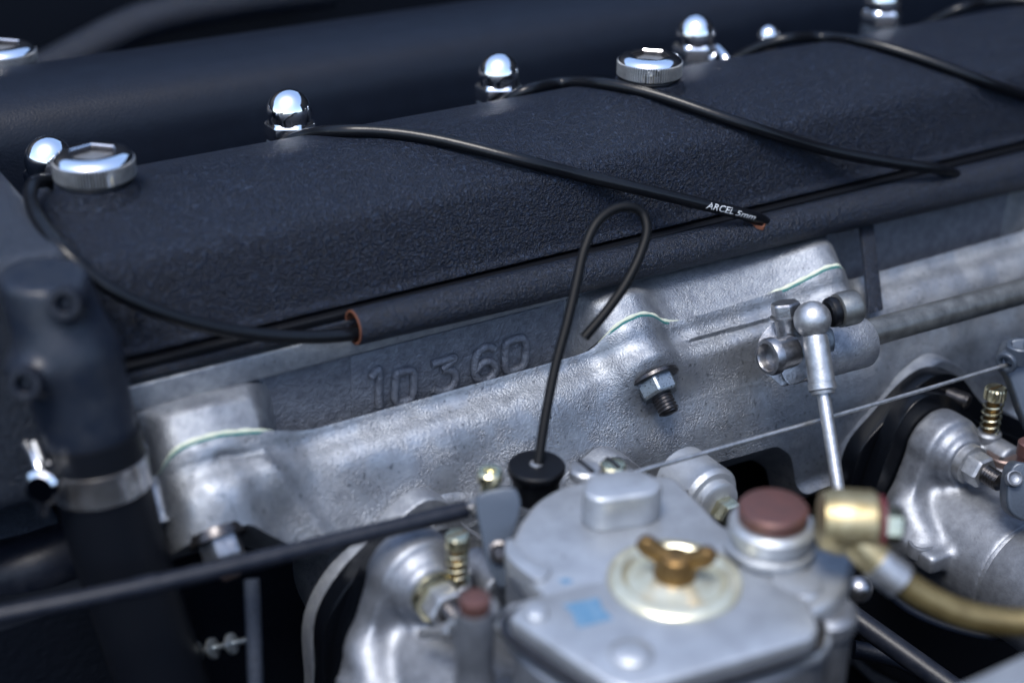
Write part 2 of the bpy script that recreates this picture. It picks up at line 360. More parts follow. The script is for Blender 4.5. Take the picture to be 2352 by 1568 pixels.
# domed nuts along the valley between the covers
def dome_nut(x, y, z, label, r=1.0, tall=True):
    t = thing('domed_nut', label, 'nut', (x, y, z-3.6), 'chrome domed nuts in the valley between the cam covers')
    pr = [(r*.96, -.5)]+[(r*math.cos(a), r*math.sin(a)*1.02) for a in np.linspace(-.3, PI/2-.02, 14)]
    V, F = lathe((x, y, z), (0, 0, 1), pr, 40); build('dome', V, F, M_CHROME, t, angle=60)
    V, F = hexbolt((x, y, z-1.25), (0, 0, 1), r*1.16, .85, ph=.3); build('hexagon_base', V, F, M_CHROME, t)
    V, F = lathe((x, y, z-4.2), (0, 0, 1), [(r*1.3, 0), (r*1.1, 2.0), (r*1.08, 2.93)], 32); build('stud_boss', V, F, M_LEVER, t)
    return t
for (px, py), lb in (((112, 362), 'chrome domed nut half hidden behind the left knurled cap'), ((664, 250), 'chrome domed nut just above the leftmost lead crossing the cover'),
                     ((1146, 165), 'chrome domed nut between two leads, above the middle lead'), ((1598, 74), 'chrome domed nut standing right of the rear knurled cap'),
                     ((2030, -2), 'chrome domed nut cut off by the top edge of the photo')):
    p = at(px, py, y=5.9); dome_nut(p.x, p.y, p.z-.12, lb, 1.0)
p = at(1765, 84, z=-.8); t = thing('domed_nut', 'small chrome ball headed nut peeping out above the right lead', 'nut', p)
V, F = lathe(p, (0, 0, 1), [(.6*math.cos(a), .6*math.sin(a)) for a in np.linspace(-1.2, PI/2-.02, 14)], 32); build('dome', V, F, M_CHROME, t, angle=60)
V, F = lathe(p-Vector((0, 0, 3.4)), (0, 0, 1), [(.5, 0), (.5, 3)], 24); build('stud_boss', V, F, M_STEEL, t)
# chrome stub added for the long highlight beside the fourth nut
a = at(1632, 105, z=-1.2); b = at(1668, 140, z=-1.5)
tag(build('highlight_stub', *tube(crom([a, (a+b)/2+Vector((0, 0, .12)), b, b+Vector((.5, 0, -1.2))], 20), .28), M_CHROME), 'short bright stub added as the long highlight beside the domed nut behind the rear cap', 'pipe')
# valley between the covers
V, F = box((36, 8.4, -6.3), (42, 0, 0), (0, 4.2, 0), (0, 0, .9)); tag(build('valley_plate', V, F, M_DARK, bevel=.1), kind='structure')
# far pipe at the upper left
tag(build('coolant_pipe', *tube(crom([at(60, 190, d=96), at(190, 118, d=98), at(330, 50, d=100), at(520, 8, d=103), at(760, -25, d=107)], 40), 1.25, 20), M_CRACKT), 'dim blurred black pipe curving behind the far cam cover at upper left', 'pipe')
# ================================================================== LEAD CONDUIT
TA = at(812, 752, y=-6.25); TB = at(2352, 392, y=-6.25); TB = TA+(TB-TA)*1.35
con = thing('lead_conduit', 'black textured conduit tube in front of the cam cover, its open end rusty', 'conduit', (24, -6.25, -5.6))
n = 70; P = line(TA, TB, n); R = np.interp(np.linspace(0, 1, n), [0, .12, .4, .74, 1], [.72, .78, .81, .99, 1.04])
V, F = tube(P, R, 36, cap=False)
Vi, Fi = tube(P, R-.11, 36, cap=False); k = len(V); V = list(V)+list(Vi); F = F+[[i+k for i in q[::-1]] for q in Fi]
build('conduit_tube', V, F, M_CRACKT, con)
ax_ = Vector(TB-TA).normalized()
V, F = lathe(TA-ax_*.03, ax_, [(.60, .6), (.60, .0), (.64, -.02), (.705, .0), (.715, .10)], 40, cap=False); build('rusty_rim', V, F, M_RUST, con)
pa = at(1990, 522, y=-6.45); pb = at(2010, 708, y=-9.4)
V, F = box((pa+pb)/2, Vector((.42, 0, 0)), (pb-pa)/2*1.08, Vector((0, .11, -.03))); build('support_strap', V, F, M_CRACKT, con, bevel=.05)
# ================================================================== LEADS
def on_cover(px, py, lift, yback):
    """point seen at a picture position that lies lift above the cover's skin"""
    v = dirw(px, py)
    for t in np.arange(45, 105, .04):
        p = CAM+v*t
        if p[1] < -4.9 : continue
        if p[2] <= cover_z(p[1])+lift: return Vector(p)
        if p[1] > yback: break
    return at(px, py, y=yback)
def lead(pts, label, r=.275):
    Q = [at(px, py, y=k) if kind == 'y' else on_cover(px, py, k, 3.2) for px, py, kind, k in pts]
    P = crom(Q, 160)
    return tag(build('ignition_lead', *tube(P, r, 18), M_LEAD), label, 'ignition lead', 'black ignition leads over the cam cover'), P
lead([(185, 455, 'y', 2.6), (150, 434, 'y', 2.2), (112, 416, 'y', 1.6), (78, 423, 'y', .8), (70, 455, 'y', -.3), (92, 510, 'y', -2.4), (150, 580, 'y', -4.6), (240, 655, 'y', -5.6), (330, 702, 'y', -6.0), (430, 737, 'y', -6.2), (560, 764, 'y', -6.3), (700, 774, 'y', -6.35), (830, 764, 'y', -6.3), (1000, 722, 'y', -6.25)],
     'black lead looping round the left end of the cover into the open conduit end', .27)
lb, PB = lead([(590, 395, 'y', 4.6), (640, 340, 'y', 3.6), (700, 311, 'y', 2.7), (790, 301, 'c', .26), (900, 305, 'c', .27), (1010, 322, 'c', .30), (1200, 369, 'c', .42), (1330, 402, 'c', .55), (1450, 430, 'y', -5.4), (1600, 466, 'y', -6.15), (1700, 490, 'y', -6.6), (1738, 501, 'y', -6.62), (1780, 524, 'y', -6.15)],
              'black lead crossing the middle of the cover and printed near its conduit hole')
lead([(1080, 300, 'y', 4.9), (1150, 243, 'y', 3.7), (1205, 210, 'y', 2.8), (1290, 191, 'c', .26), (1390, 193, 'c', .27), (1500, 217, 'c', .30), (1700, 284, 'c', .45), (1900, 345, 'y', -5.3), (2050, 374, 'y', -6.2), (2130, 385, 'y', -6.65), (2168, 391, 'y', -6.7), (2215, 412, 'y', -6.15)],
     'black lead passing in front of the rear knurled cap down to the conduit')
lead([(1690, 135, 'y', 4.6), (1742, 110, 'y', 3.6), (1800, 91, 'y', 2.7), (1885, 86, 'c', .26), (1985, 97, 'c', .28), (2100, 130, 'c', .32), (2250, 184, 'c', .42), (2380, 228, 'y', -4.9), (2520, 268, 'y', -5.8)],
     'black lead at the right, arching over the cover and out of the frame')
lead([(2120, 62, 'y', 4.8), (2200, 22, 'y', 3.4), (2270, 5, 'c', .26), (2370, 3, 'c', .27), (2480, 25, 'c', .4)], 'black lead barely showing at the upper right corner')
# conduit hole with rust where the printed lead enters
o = at(1742, 500, y=-6.62); k = (o.x-TA[0])/(TB[0]-TA[0]); c = Vector(TA+(TB-TA)*k); nrm = (o-c); nrm -= ax_*nrm.dot(ax_); nrm.normalize()
o = c+nrm*(float(np.interp(k, [0, .12, .4, .74, 1], [.72, .78, .81, .99, 1.04])))
V, F = lathe(o, nrm, [(.30, -.2), (.33, .015), (.40, .02), (.45, -.10)], 32, lambda a, i: 1+.08*math.sin(3*a)+.05*math.sin(7*a), cap=False); build('rusty_hole', V, F, M_RUST, con)
# print on the lead
def font_mesh(txt, shear=0., size=1.):
    c = bpy.data.curves.new('f', 'FONT'); c.body = txt; c.size = size; c.shear = shear; c.resolution_u = 3; c.offset = .012*size
    o = bpy.data.objects.new('f', c); COL.objects.link(o); dg = bpy.context.evaluated_depsgraph_get(); dg.update()
    me = bpy.data.meshes.new_from_object(o.evaluated_get(dg)); bpy.data.objects.remove(o); 
    bm = bmesh.new(); bm.from_mesh(me); bmesh.ops.triangulate(bm, faces=bm.faces); bmesh.ops.subdivide_edges(bm, edges=[e for e in bm.edges if e.calc_length() > .06], cuts=1)
    V = np.array([v.co[:] for v in bm.verts]); F = [[v.index for v in f.verts] for f in bm.faces]; bm.free(); return V, F
def wrap_print(P, r, txt, px0, px1, size, shear, ang, name):
    T, A, B = frames(P); V, F = font_mesh(txt, shear, size)
    v0 = (P-CAM)@M; sx = PW/2-FPX*v0[:, 0]/v0[:, 2]
    s = np.concatenate([[0], np.cumsum(np.linalg.norm(np.diff(P, axis=0), axis=1))])
    s0, s1 = np.interp([px0, px1], sx, s); k = (s1-s0)/np.ptp(V[:, 0]); out = []
    for x, y, _ in V:
        q = s0+(x-V[:, 0].min())*k; i = np.interp(q, s, np.arange(len(s))); i0 = min(int(i), len(P)-2); f = i-i0
        p = P[i0]*(1-f)+P[i0+1]*f; t = T[i0]
        up = np.array([0, 0, 1.])-t*t[2]; up /= np.linalg.norm(up); side = np.cross(up, t); side = side if side[1] < 0 else -side
        a = ang+y/r; out.append(p+(r+.006)*(up*math.sin(a)+side*math.cos(a)))
    return build(name, out, F, M_PRINT, lb, smooth=False)
wrap_print(PB, .275, 'ARCEL', 1616, 1678, .42, .25, -.22, 'printed_word')
wrap_print(PB, .275, '5mm', 1683, 1726, .34, .25, -.25, 'printed_size')
# ================================================================== HEAD, MANIFOLD (relief over the sloping port face)
P0 = np.array([0, -7.5, -8.4]); N_ = np.array([0, -.7, -.714]); N_ /= np.linalg.norm(N_); U_ = np.array([0, N_[2], -N_[1]])
def rel(x, n, h): return np.stack([x, P0[1]+n*N_[1]+h*U_[1], P0[2]+n*N_[2]+h*U_[2]], -1)
def px_rel(px, py, u=0.):
    v = dirw(px, py); t = (u-(CAM-P0)@U_)/(v@U_); p = CAM+v*t-P0; return p[0], p@N_
HG = [(-3, -3.2), (-1.7, -2.4), (-1.25, -.6), (-.9, .45), (-.4, .98), (.3, 1.10), (1.2, 1.10), (2.3, .85), (3.6, .45), (4.5, .12), (5.2, 0), (17.6, 0), (18.2, .15), (18.7, .75), (19.3, 1.2), (20.2, 1.38), (20.9, 1.15), (21.7, .55), (22.5, .3), (24, .24),
      (27, .34), (28.6, .5), (29.8, .8), (30.8, 1.1), (31.6, 1.05), (32.2, .6), (32.7, 0), (33.4, 0), (45, 0), (46, .6), (47.5, 1.3), (49, 1.0), (55, .5), (80, .3)]
def hg(x): return interp(HG, x)
def ng(x): return -.5*np.clip(hg(x), 0, 2)
BLK = [(-2, 1), (2.9, 1), (4.9, 0), (17.9, 0), (18.7, 1), (32.2, 1), (32.8, 0), (45.5, 0), (46.3, 1), (80, 1)]
def h_head(x, n):
    top = hg(x)*ss(-2.85, -1.5, n)*1.0-.55*(1-ss(-2.75, -2.3, n))
    fl = -3.22-.98*n
    b = np.clip(np.interp(x, [p[0] for p in BLK], [p[1] for p in BLK])-.10*ss(-1.0, 0, n)*ss(2, 3, x)*ss(6, 4.5, x), 0, 1); b = b*b*(3-2*b)
    pad = .10*ss(7.35, 7.45, x)*ss(17.0, 16.9, x)
    top = np.where(x < 6, np.maximum(top, -.4) if False else top, top)
    return top*b+(fl)*(1-b)
BASE = [(-1.5, .05), (0, .05), (.1, .03), (.3, -.15), (.62, -.15), (1.2, .17), (1.65, .20), (2.2, .06), (3, -.26), (4.5, -.85), (5.5, -1.45), (6.3, -2.1), (7.5, -3.3), (9, -4.9)]
def gauss(x, c, s): return np.exp(-((x-c)/s)**2)
def seg_d(x, n, a, b):
    a = np.array(a); b = np.array(b); ab = b-a; t = np.clip(((x-a[0])*ab[0]+(n-a[1])*ab[1])/(ab@ab), 0, 1)
    return np.hypot(x-a[0]-t*ab[0], n-a[1]-t*ab[1])
def h_man(x, n):
    base = interp(BASE, n)
    port = hg(x)*(1-ss(1.0, 3.4, n)*ss(1.3, 3.6, x))
    h = base+port
    # stud boss, cut square at its washer seat
    k = np.maximum(0, 1-((x-20.15)/1.7)**2)**.5*1.6-.45
    kb = smin(-k, np.full_like(k, .3), .3); h = np.where(n < 1.80, -smin(-h, kb*(1-ss(2.4, 1.6, abs(x-20.15))*0), .35), h)
    h = h-.12*np.exp(-(((x-20.15)/1.2)**4+((n-2.2)/.7)**4))
    # left boss above the hexagon bolt
    # casting webs fanning from the left boss, a slot, and the step strip on the right
    h = h+.20*np.exp(-(seg_d(x, n, (2.5, .7), (4.4, 4.3))/.40)**2)-.20*np.exp(-(seg_d(x, n, (4.6, 2.0), (6.2, 3.4))/1.0)**2)-.16*np.exp(-(seg_d(x, n, (2.0, 1.8), (2.9, 4.0))/.45)**2)
    sx0, sn0 = px_rel(500, 1055, .6); sx1, sn1 = px_rel(592, 1042, .6)
    h = h-.16*np.exp(-(seg_d(x, n, (sx0, sn0), (sx1, sn1))/.16)**2)
    h = h+.018*np.exp(-((n-3.4-.1*np.sin(x*.5))/.05)**2)*ss(20.8, 22, x)+.03*np.exp(-((x-24.6-.2*n)/.06)**2)*ss(1.2, 1.8, n)
    step = ss(21.6, 23.4, x)*ss(28.6, 27.6, x)
    h = h+step*.30*(1-ss(.78, .98, n-.015*(x-22)))+step*.12*gauss(n, 1.6, .5)
    # lugs of the carburettor flanges
    for c, q in (((8.5, 4.75), 1.2), ((17.0, 5.35), 1.25)):
        d = np.hypot(x-c[0], (n-c[1])); h = np.where(True, -smin(-h, -(-1.0+1.15*np.maximum(0, 1-(d/q)**2)**.5*1.0-(d > q)*3), .3), h)
    # side of the second port block
    h = h-1.0*ss(32.4, 33.4, x)*ss(2.5, -.5, n)*.35
    return h+.05*np.sin(x*1.3+n*.7)*ss(1, 3, n)
def nbot(x): return interp([(-2, 2.9), (1.25, 2.95), (1.9, 3.4), (3.2, 4.05), (4.6, 4.35), (6.2, 4.6), (7.3, 5.0), (8.5, 5.3), (11, 5.4), (17, 5.9), (19.3, 6.5), (20.2, 6.25), (23, 6.05), (26.6, 6.2), (27.6, 6.8), (28.4, 8.6), (80, 8.8)], x)
def relief(name, xs, n0, n1, hf, rows, m, parent, back=2.2):
    ts = np.linspace(0, 1, rows); Xg, Tg = np.meshgrid(xs, ts, indexing='ij'); Ng = n0(Xg)*(1-Tg)+n1(Xg)*Tg
    H = hf(Xg, Ng); top = rel(Xg, Ng, H); lowh = np.minimum(H-back, -back)
    bot = rel(Xg, Ng, lowh)
    a, b = Xg.shape; V = np.concatenate([top.reshape(-1, 3), bot.reshape(-1, 3)]); k = a*b
    I = np.arange(k).reshape(a, b); q = np.stack([I[:-1, :-1], I[1:, :-1], I[1:, 1:], I[:-1, 1:]], -1).reshape(-1, 4)
    F = q.tolist()+(q[:, ::-1]+k).tolist()
    for L in (I[:, 0], I[::-1, -1], I[0, ::-1], I[-1, :]):
        F += [[L[i], L[i]+k, L[i+1]+k, L[i+1]] for i in range(len(L)-1)]
    return build(name, V, F, m, parent, angle=48)
head = thing('cylinder_head', 'grey cast cylinder head under the conduit with raised figures 10360', 'cylinder head', (20, -5, -8))
relief('head_casting', np.linspace(-1.9, 74, 620), lambda x: np.full_like(x, -2.75), ng, h_head, 46, M_HEAD, head)
# machined flange under the cover
V, F = box((36.5, -1.0, -6.18), (37.9, 0, 0), (0, 4.75, 0), (0, 0, .53)); build('head_flange', V, F, M_HEAD, head, bevel=.06)
# recessed panel, its shade put into the colour, with its raised figures (each figure follows the picked strokes)
def on_panel(px, py, d=0.): return at(px, py, y=-5.46-d)
q = [on_panel(805, 818), on_panel(1245, 705), on_panel(1246, 850), on_panel(808, 966)]
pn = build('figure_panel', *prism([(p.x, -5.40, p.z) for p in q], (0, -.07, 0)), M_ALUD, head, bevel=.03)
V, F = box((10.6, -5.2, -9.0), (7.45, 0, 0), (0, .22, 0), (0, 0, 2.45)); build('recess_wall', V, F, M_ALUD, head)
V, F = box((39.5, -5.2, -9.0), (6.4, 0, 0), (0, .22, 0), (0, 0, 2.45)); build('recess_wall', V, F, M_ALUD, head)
def figure(strokes):
    mb = MB()
    for s in strokes:
        P = crom([on_panel(x, y, .07) for x, y in s], 40) if len(s) > 2 else line(on_panel(*s[0], .07), on_panel(*s[1], .07), 6)
        mb.add(*tube(P, .19, 12))
    o = mb.obj('raised_figure', M_ALUD, pn)
DIG = [[[(852, 866), (869, 848), (870, 900), (871, 932)]],
       [[(908, 866), (911, 857), (944, 851), (949, 858), (948, 905), (944, 915), (913, 924), (907, 917), (908, 866)]],
       [[(990, 836), (1044, 822), (1015, 848)], [(1015, 848), (1040, 852), (1047, 870), (1036, 890), (1012, 899), (993, 893)]],
       [[(1134, 800), (1116, 796), (1096, 812), (1089, 842), (1093, 866), (1112, 874), (1132, 862), (1137, 842), (1124, 829), (1104, 835), (1092, 850)]],
       [[(1160, 800), (1163, 788), (1197, 776), (1206, 783), (1204, 832), (1198, 842), (1168, 852), (1161, 845), (1160, 800)]]]
for s in DIG: figure(s)
man = thing('intake_manifold', 'silver rough cast intake manifold below the conduit, bolted to the head', 'manifold', (20, -10, -12))
relief('manifold_casting', np.linspace(-1.9, 74, 720), lambda x: ng(x)+.05, nbot, h_man, 90, M_ALU, man)
# gasket edge between head and manifold, showing only at the port blocks
def gasket(x0, x1, label):
    xs = np.linspace(x0, x1, 70); n = ng(xs)+.02; h = hg(xs)+.035
    P = rel(xs, n, h); tp = np.clip(np.minimum(np.arange(70), np.arange(70)[::-1])/12, .12, 1); o = tag(build('manifold_gasket', *tube(P, .082*tp*(1+.18*np.sin(xs*9)), 8), M_GASK), label, 'gasket', 'green gaskets between head and manifold')
    o2 = build('gasket_underside', *tube(rel(xs, n+.10, h-.03), .075*tp, 8), M_GREEN, o)
gasket(-1.15, 3.4, 'pale green gasket edge over the left port block of the manifold')
gasket(18.35, 22.9, 'green and cream gasket edge arching over the boss above the dark nut')
gasket(27.3, 32.3, 'green and cream gasket edge right of the stain, above the linkage ball')
# stud, washer, nut
def studset(o, axis, label, rw, rn, rs, mn, ms, mw, nh=.75, sl=1.6, wash=.14, cat='nut', ph=.2):
    ax = Vector(axis).normalized(); o = Vector(o)
    t = thing('stud_nut', label, cat, o)
    V, F = lathe(o, ax, [(rw*.9, -.05), (rw, 0), (rw, wash), (rw*.9, wash+.03)], 40); build('washer', V, F, mw, t)
    V, F = hexbolt(o+ax*(wash+.02), ax, rn, nh, ph=ph); build('nut', V, F, mn, t, angle=25)
    V, F = thread(o+ax*wash, ax, rs, sl, pitch=.155); build('stud', V, F, ms, t, angle=80)
    return t
so_ = Vector(rel(np.array(20.2), np.array(1.98), np.array(.42)))
ND = Vector(N_)
studset(so_, ND+Vector((0, -.10, .05)), 'dark greased nut on the threaded stud below the manifold boss', 1.16, .90, .47, M_DNUT, M_DSTEEL, M_DSTEEL, .72, 1.62)
t = thing('flange_bolt', 'hexagon bolt with one bright and one brown face under the left manifold boss', 'bolt', rel(np.array(.2), np.array(3.0), np.array(.1)))
o = Vector(t.location); V, F = lathe(o, ND, [(1.05, -.25), (1.08, .0), (1.08, .12)], 32); build('washer', V, F, M_DSTEEL, t)
V, F = hexbolt(o+ND*.13, ND, .82, .8, ph=.1); build('bolt_head', V, F, M_STEEL, t, angle=25)
V, F = lathe(o+ND*.9, ND, [(.42, 0), (.40, .6), (.3, .7)], 24); build('bolt_tip', V, F, M_BROWN, t)
# runner and flange plates toward the carburettors
def ypoly(pts, y, thick): return prism([at(px, py, y=y) for px, py in pts], (0, thick, 0))
FL1 = rounded([at(px, py, y=-11.1) for px, py in [(740, 1720), (722, 1580), (722, 1440), (775, 1335), (872, 1243), (935, 1176), (985, 1146), (1032, 1156), (1075, 1215), (1180, 1260), (1300, 1180), (1360, 1085), (1412, 1047), (1470, 1072), (1520, 1170), (1560, 1300), (1500, 1650), (1100, 1750)]], 90)
V, F = prism(FL1, (0, 1.0, 0)); build('carburettor_flange', V, F, M_HEAD, man, bevel=.08)
def f_run(x, y, z): return smin(d_caps(x, y, z, (9.2, -4, -15.2), (9.2, -11.5, -16.8), 4.6, 4.9), d_caps(x, y, z, (16.5, -4, -15.2), (16.2, -11.5, -17.0), 4.2, 4.6), 1.2)
V, F = snets(lambda x, y, z: np.maximum(f_run(x, y, z), -10.2-y), (2.5, -10.6, -23), (22.5, -5.5, -9.5), .3); build('runner', V, F, M_ALU, man, angle=60)
FL2 = rounded([at(px, py, y=-11.1) for px, py in [(1950, 1500), (1935, 1300), (1935, 1140), (1945, 1055), (1978, 1000), (2052, 924), (2115, 860), (2160, 830), (2200, 838), (2240, 880), (2330, 960), (2480, 1000), (2560, 1300), (2500, 1600), (2200, 1650)]], 90)
V, F = prism(FL2, (0, 1.0, 0)); build('carburettor_flange', V, F, M_HEAD, man, bevel=.08)
# ================================================================== CARBURETTORS
def carb_sdf(x, y, z, o, right=True):
    a = x-o[0]; c = z-o[2]; v = -(y-o[1])
    def cyl(ca, cc, r, v0, v1): return np.maximum(np.hypot(a-ca, c-cc)-r, np.maximum(v0-v, v-v1))
    # flange plate: hull of the stud lug and the throat
    t = np.clip(-c/4.2, 0, 1); pl = np.maximum(np.hypot(a-.35*t, c+4.2*t)-(1.72+1.75*t), np.maximum(-v, v-1.3))
    d = pl
    d = smin(d, cyl(0, 0, 1.35, 0, 1.8), .5)
    d = smin(d, cyl(0, 0, 1.1, 0, 2.12), .25)
    d = smin(d, cyl(.2, -4.0, 2.75, .5, 5.9), .7)
    d = smin(d, np.maximum(np.hypot(a-3.2, c+4.6)-2.5, np.maximum(.5-v, v-5.2)), .8)
    d = smin(d, d_box(a, v, c, (-2.9, 2.6, -3.35), (.75, 1.6, .5), .25), .45)                     # side shelf
    d = smin(d, cyl(2.6, -.6, .75, .4, 2.6), .3)
    d = smin(d, d_caps(a, v, c, (-2.2, 1.0, -2.4), (-2.6, 2.6, -3.2), .9, .8), .5)
    return d
def carburettor(o, label, extra=None):
    o = Vector(o); t = thing('carburettor', label, 'carburettor', o)
    V, F = snets(lambda x, y, z: carb_sdf(x, y, z, o), (o.x-4.6, o.y-6.6, o.z-9), (o.x+7, o.y+.4, o.z+2.3), .11); build('body_casting', V, F, M_CARB, t, angle=70)
    c = o+Vector((.15, -6.0, -3.95))
    V, F = lathe(c, (0, -1, 0), [(2.62, -.3), (2.62, .02), (2.60, .05), (2.74, .08), (2.78, .16), (2.86, 3.6), (2.7, 3.7), (2.3, 3.6), (2.2, 0)], 64); build('throat_barrel', V, F, M_CARB, t)
    h = o+Vector((-3.15, -3.0, -2.85))
    V, F = lathe(h, (0, 0, 1), [(.62, -.55), (.60, .0), (.56, .06), (.42, .06), (.36, .0), (.34, -.45), (.02, -.46)], 32); build('tapped_lug', V, F, M_CARB, t)
    V, F = helix(h+Vector((0, 0, -.4)), (0, 0, 1), .33, .42, 3.2, .035); build('lug_thread', V, F, M_STEEL, t)
    return t
def spring_screw(p, label, s=1., up=(0, 0, 1), px=None):
    p = Vector(p); t = thing('idle_screw', label, 'screw', p, 'knurled idle screws with springs'); u = Vector(up).normalized()
    def kn(a, i): return 1+(.035*math.copysign(1, math.sin(a*15)) if i in (1, 2) else 0)
    V, F = lathe(p+u*1.75*s, u, [(.40*s, 0), (.49*s, .03*s), (.49*s, .52*s), (.44*s, .60*s), (.2*s, .61*s)], 120, kn); build('knurled_head', V, F, M_BRASS, t, angle=25)
    V, F = box(p+u*2.36*s, (.40*s, 0, 0), (0, .05*s, 0), (0, 0, .02*s)); build('screw_slot', V, F, M_DBRASS, t)
    V, F = helix(p+u*.1, u, .43*s, 1.6*s, 4.6, .052*s); build('spring', V, F, M_BRASS, t)
    V, F = lathe(p-u*.8*s, u, [(.30*s, 0), (.30*s, 2.6*s)], 20); build('screw_shank', V, F, M_DBRASS, t)
    V, F = lathe(p-u*2.6*s, u, [(.66*s, 0), (.60*s, 2.55*s), (.5*s, 2.66*s)], 28); build('screw_boss', V, F, M_CARB, t)
    return t
def slug(pts, y0, thick, name, label, m):     # insulator plates
    V, F = prism(rounded([at(px, py, y=y0) for px, py in pts], 80), (0, thick, 0))
    return tag(build(name, V, F, m, bevel=.06), label, 'insulator')
# right carburettor
C2 = Vector((33.75, -13.1, -14.75))
c2 = carburettor(C2, 'sharp grey carburettor body at the right with a large plated nut on its lug')
slug([(1960, 1500), (1950, 1300), (1952, 1150), (1975, 1040), (2040, 960), (2100, 895), (2150, 862), (2205, 866), (2262, 930), (2380, 990), (2520, 1300), (2400, 1600)], -12.05, .93, 'insulator_block', 'thick glossy black insulator behind the right carburettor lug', M_BLKPL)
slug([(1990, 1500), (1985, 1300), (1995, 1180), (2040, 1040), (2075, 960), (2112, 918), (2150, 905), (2190, 915), (2240, 965), (2400, 1050), (2500, 1300), (2400, 1600)], -13.02, .9, 'insulator_gasket', 'thinner black plate against the face of the right carburettor', M_BLKPL)
studset(C2+Vector((0, -2.1, 0)), (0, -1, 0), 'large plated nut with washers on the lug of the right carburettor', .92, .78, .44, M_ZINC, M_DSTEEL, M_ZINC, .78, 1.75, .42, ph=.5)
def screw_at(px, py, y, s, label):
    p = at(px, py, y=y); return spring_screw(p-Vector((0, 0, 2.0*s)), label, s)
screw_at(2286, 905, -14.2, 1.0, 'olive plated knurled screw on a spring, right of the plated nut')
# dark threaded stub behind the lug
p = at(2190, 915, y=-12.4); tag(build('stud_end', *thread(p+Vector((0, .8, 0)), (.25, -1, 0), .40, 1.5), M_DSTEEL, angle=80), 'dark threaded stud end behind the right carburettor lug', 'stud')
# slotted plug
p = at(2310, 1040, y=-15.4); t = thing('jet_plug', 'brown slotted plug sunk in the right carburettor, cut by a dark column', 'plug', p)
V, F = lathe(p-Vector((0, 0, .45)), (0, 0, 1), [(.86, 0), (.86, .38), (.80, .45)], 36); build('plug_head', V, F, M_BROWN, t)
V, F = box(p+Vector((0, 0, .005)), Vector((.72, .35, 0)), Vector((-.04, .08, 0)), Vector((0, 0, .02))); build('plug_slot', V, F, M_DSTEEL, t)
V, F = lathe(p-Vector((0, 0, 3.2)), (0, 0, 1), [(1.5, 0), (1.25, 2.5), (1.1, 2.72), (.95, 2.8)], 36); build('plug_boss', V, F, M_CARB, t)
# lever bracket holding the wire
def fat(pts, d, name, m, parent, thick, bev=.1, axis=None):
    Q = rounded([at(px, py, d=d) for px, py in pts], 50); ax = Vector(axis) if axis else Vector(M@np.array([0, 0, -1.]))
    return build(name, *prism(Q, ax.normalized()*thick), m, parent, bevel=bev)
lv = thing('throttle_lever', 'blue grey cast lever at the right edge gripping the thin wire', 'lever', at(2335, 840, d=69.5))
fat([(2304, 812), (2316, 786), (2345, 776), (2400, 790), (2410, 900), (2385, 1010), (2352, 960), (2330, 900), (2318, 868), (2303, 846)], 69.2, 'lever_arm', M_LEVER, lv, 1.0, .16)
p = at(2343, 788, d=68.9); V, F = lathe(p-Vector((0, 0, .25)), (0, 0, 1), [(.62, -.6), (.60, .12), (.52, .18), (.40, .18), (.34, .08), (.3, -.3)], 32); build('lever_eye', V, F, M_LEVER, lv)
p = at(2312, 832, d=69.0); V, F = lathe(p, Vector((-.9, -.25, -.1)), [(.50, -.4), (.50, .06), (.44, .12), (.32, .12), (.28, .02), (.26, -.3)], 32); build('wire_clamp', V, F, M_LEVER, lv)
WA = at(2318, 836, d=69.3); WB = at(1445, 1088, d=58.2)
tag(build('throttle_wire', *tube(crom([WB-(WA-WB)*.02, WB+(WA-WB)*.33+Vector((0, 0, -.05)), WB+(WA-WB)*.66+Vector((0, 0, -.06)), WA], 60), .095, 12), M_ZINC), 'thin bare steel wire slanting from the blue grey lever to the near carburettor', 'wire')
# column at the right edge
cl_ = thing('float_post', 'dark grey ribbed post at the right edge carrying a brown cap', 'post', at(2340, 1200, d=66))
fat([(2322, 1078), (2338, 1062), (2362, 1064), (2400, 1070), (2410, 1190), (2365, 1198), (2340, 1192), (2316, 1168)], 65.6, 'post_body', M_LEVER, cl_, 1.1, .12)
p = at(2331, 1098, d=65.4); V, F = lathe(p, Vector(M@np.array([0, .25, 1.])), [(.36, -.3), (.35, .05), (.29, .09), (.22, .02), (.15, -.02)], 24); build('post_boss', V, F, M_CARB, cl_)
p = at(2362, 1030, d=66.5); V, F = lathe(p-Vector((0, 0, 1.0)), (0, 0, 1), [(.42, 0), (.42, .7), (.48, .72), (.48, 1.3), (.4, 1.38)], 28); build('brown_cap', V, F, M_COPPER, cl_)
# ---- near carburettor
C1 = Vector((6.15, -13.1, -11.75))
c1 = carburettor(C1, 'blurred near carburettor with a wing nut and round plated cover on its lid')
slug([(760, 1700), (745, 1560), (748, 1440), (800, 1345), (880, 1262), (925, 1232), (965, 1228), (1020, 1262), (1180, 1340), (1400, 1300), (1560, 1130), (1610, 1085), (1655, 1100), (1700, 1180), (1760, 1400), (1700, 1650), (1200, 1750)], -12.05, .93, 'insulator_block', 'thick black insulator behind the near carburettor, left below the black rod', M_BLKPL)
slug([(790, 1700), (785, 1560), (800, 1460), (850, 1330), (900, 1270), (940, 1252), (990, 1262), (1060, 1330), (1180, 1420), (1400, 1400), (1580, 1180), (1620, 1130), (1668, 1140), (1720, 1240), (1760, 1400), (1700, 1650), (1200, 1750)], -13.02, .9, 'insulator_gasket', 'black plate pressed against the lug of the near carburettor', M_BLKPL)
studset(C1+Vector((0, -2.1, 0)), (0, -1, 0), 'blurred plated nut and dark stud on the lower left carburettor lug', .92, .80, .46, M_ZINC, M_DSTEEL, M_BRASS, .8, 1.75, .42, ph=.5)
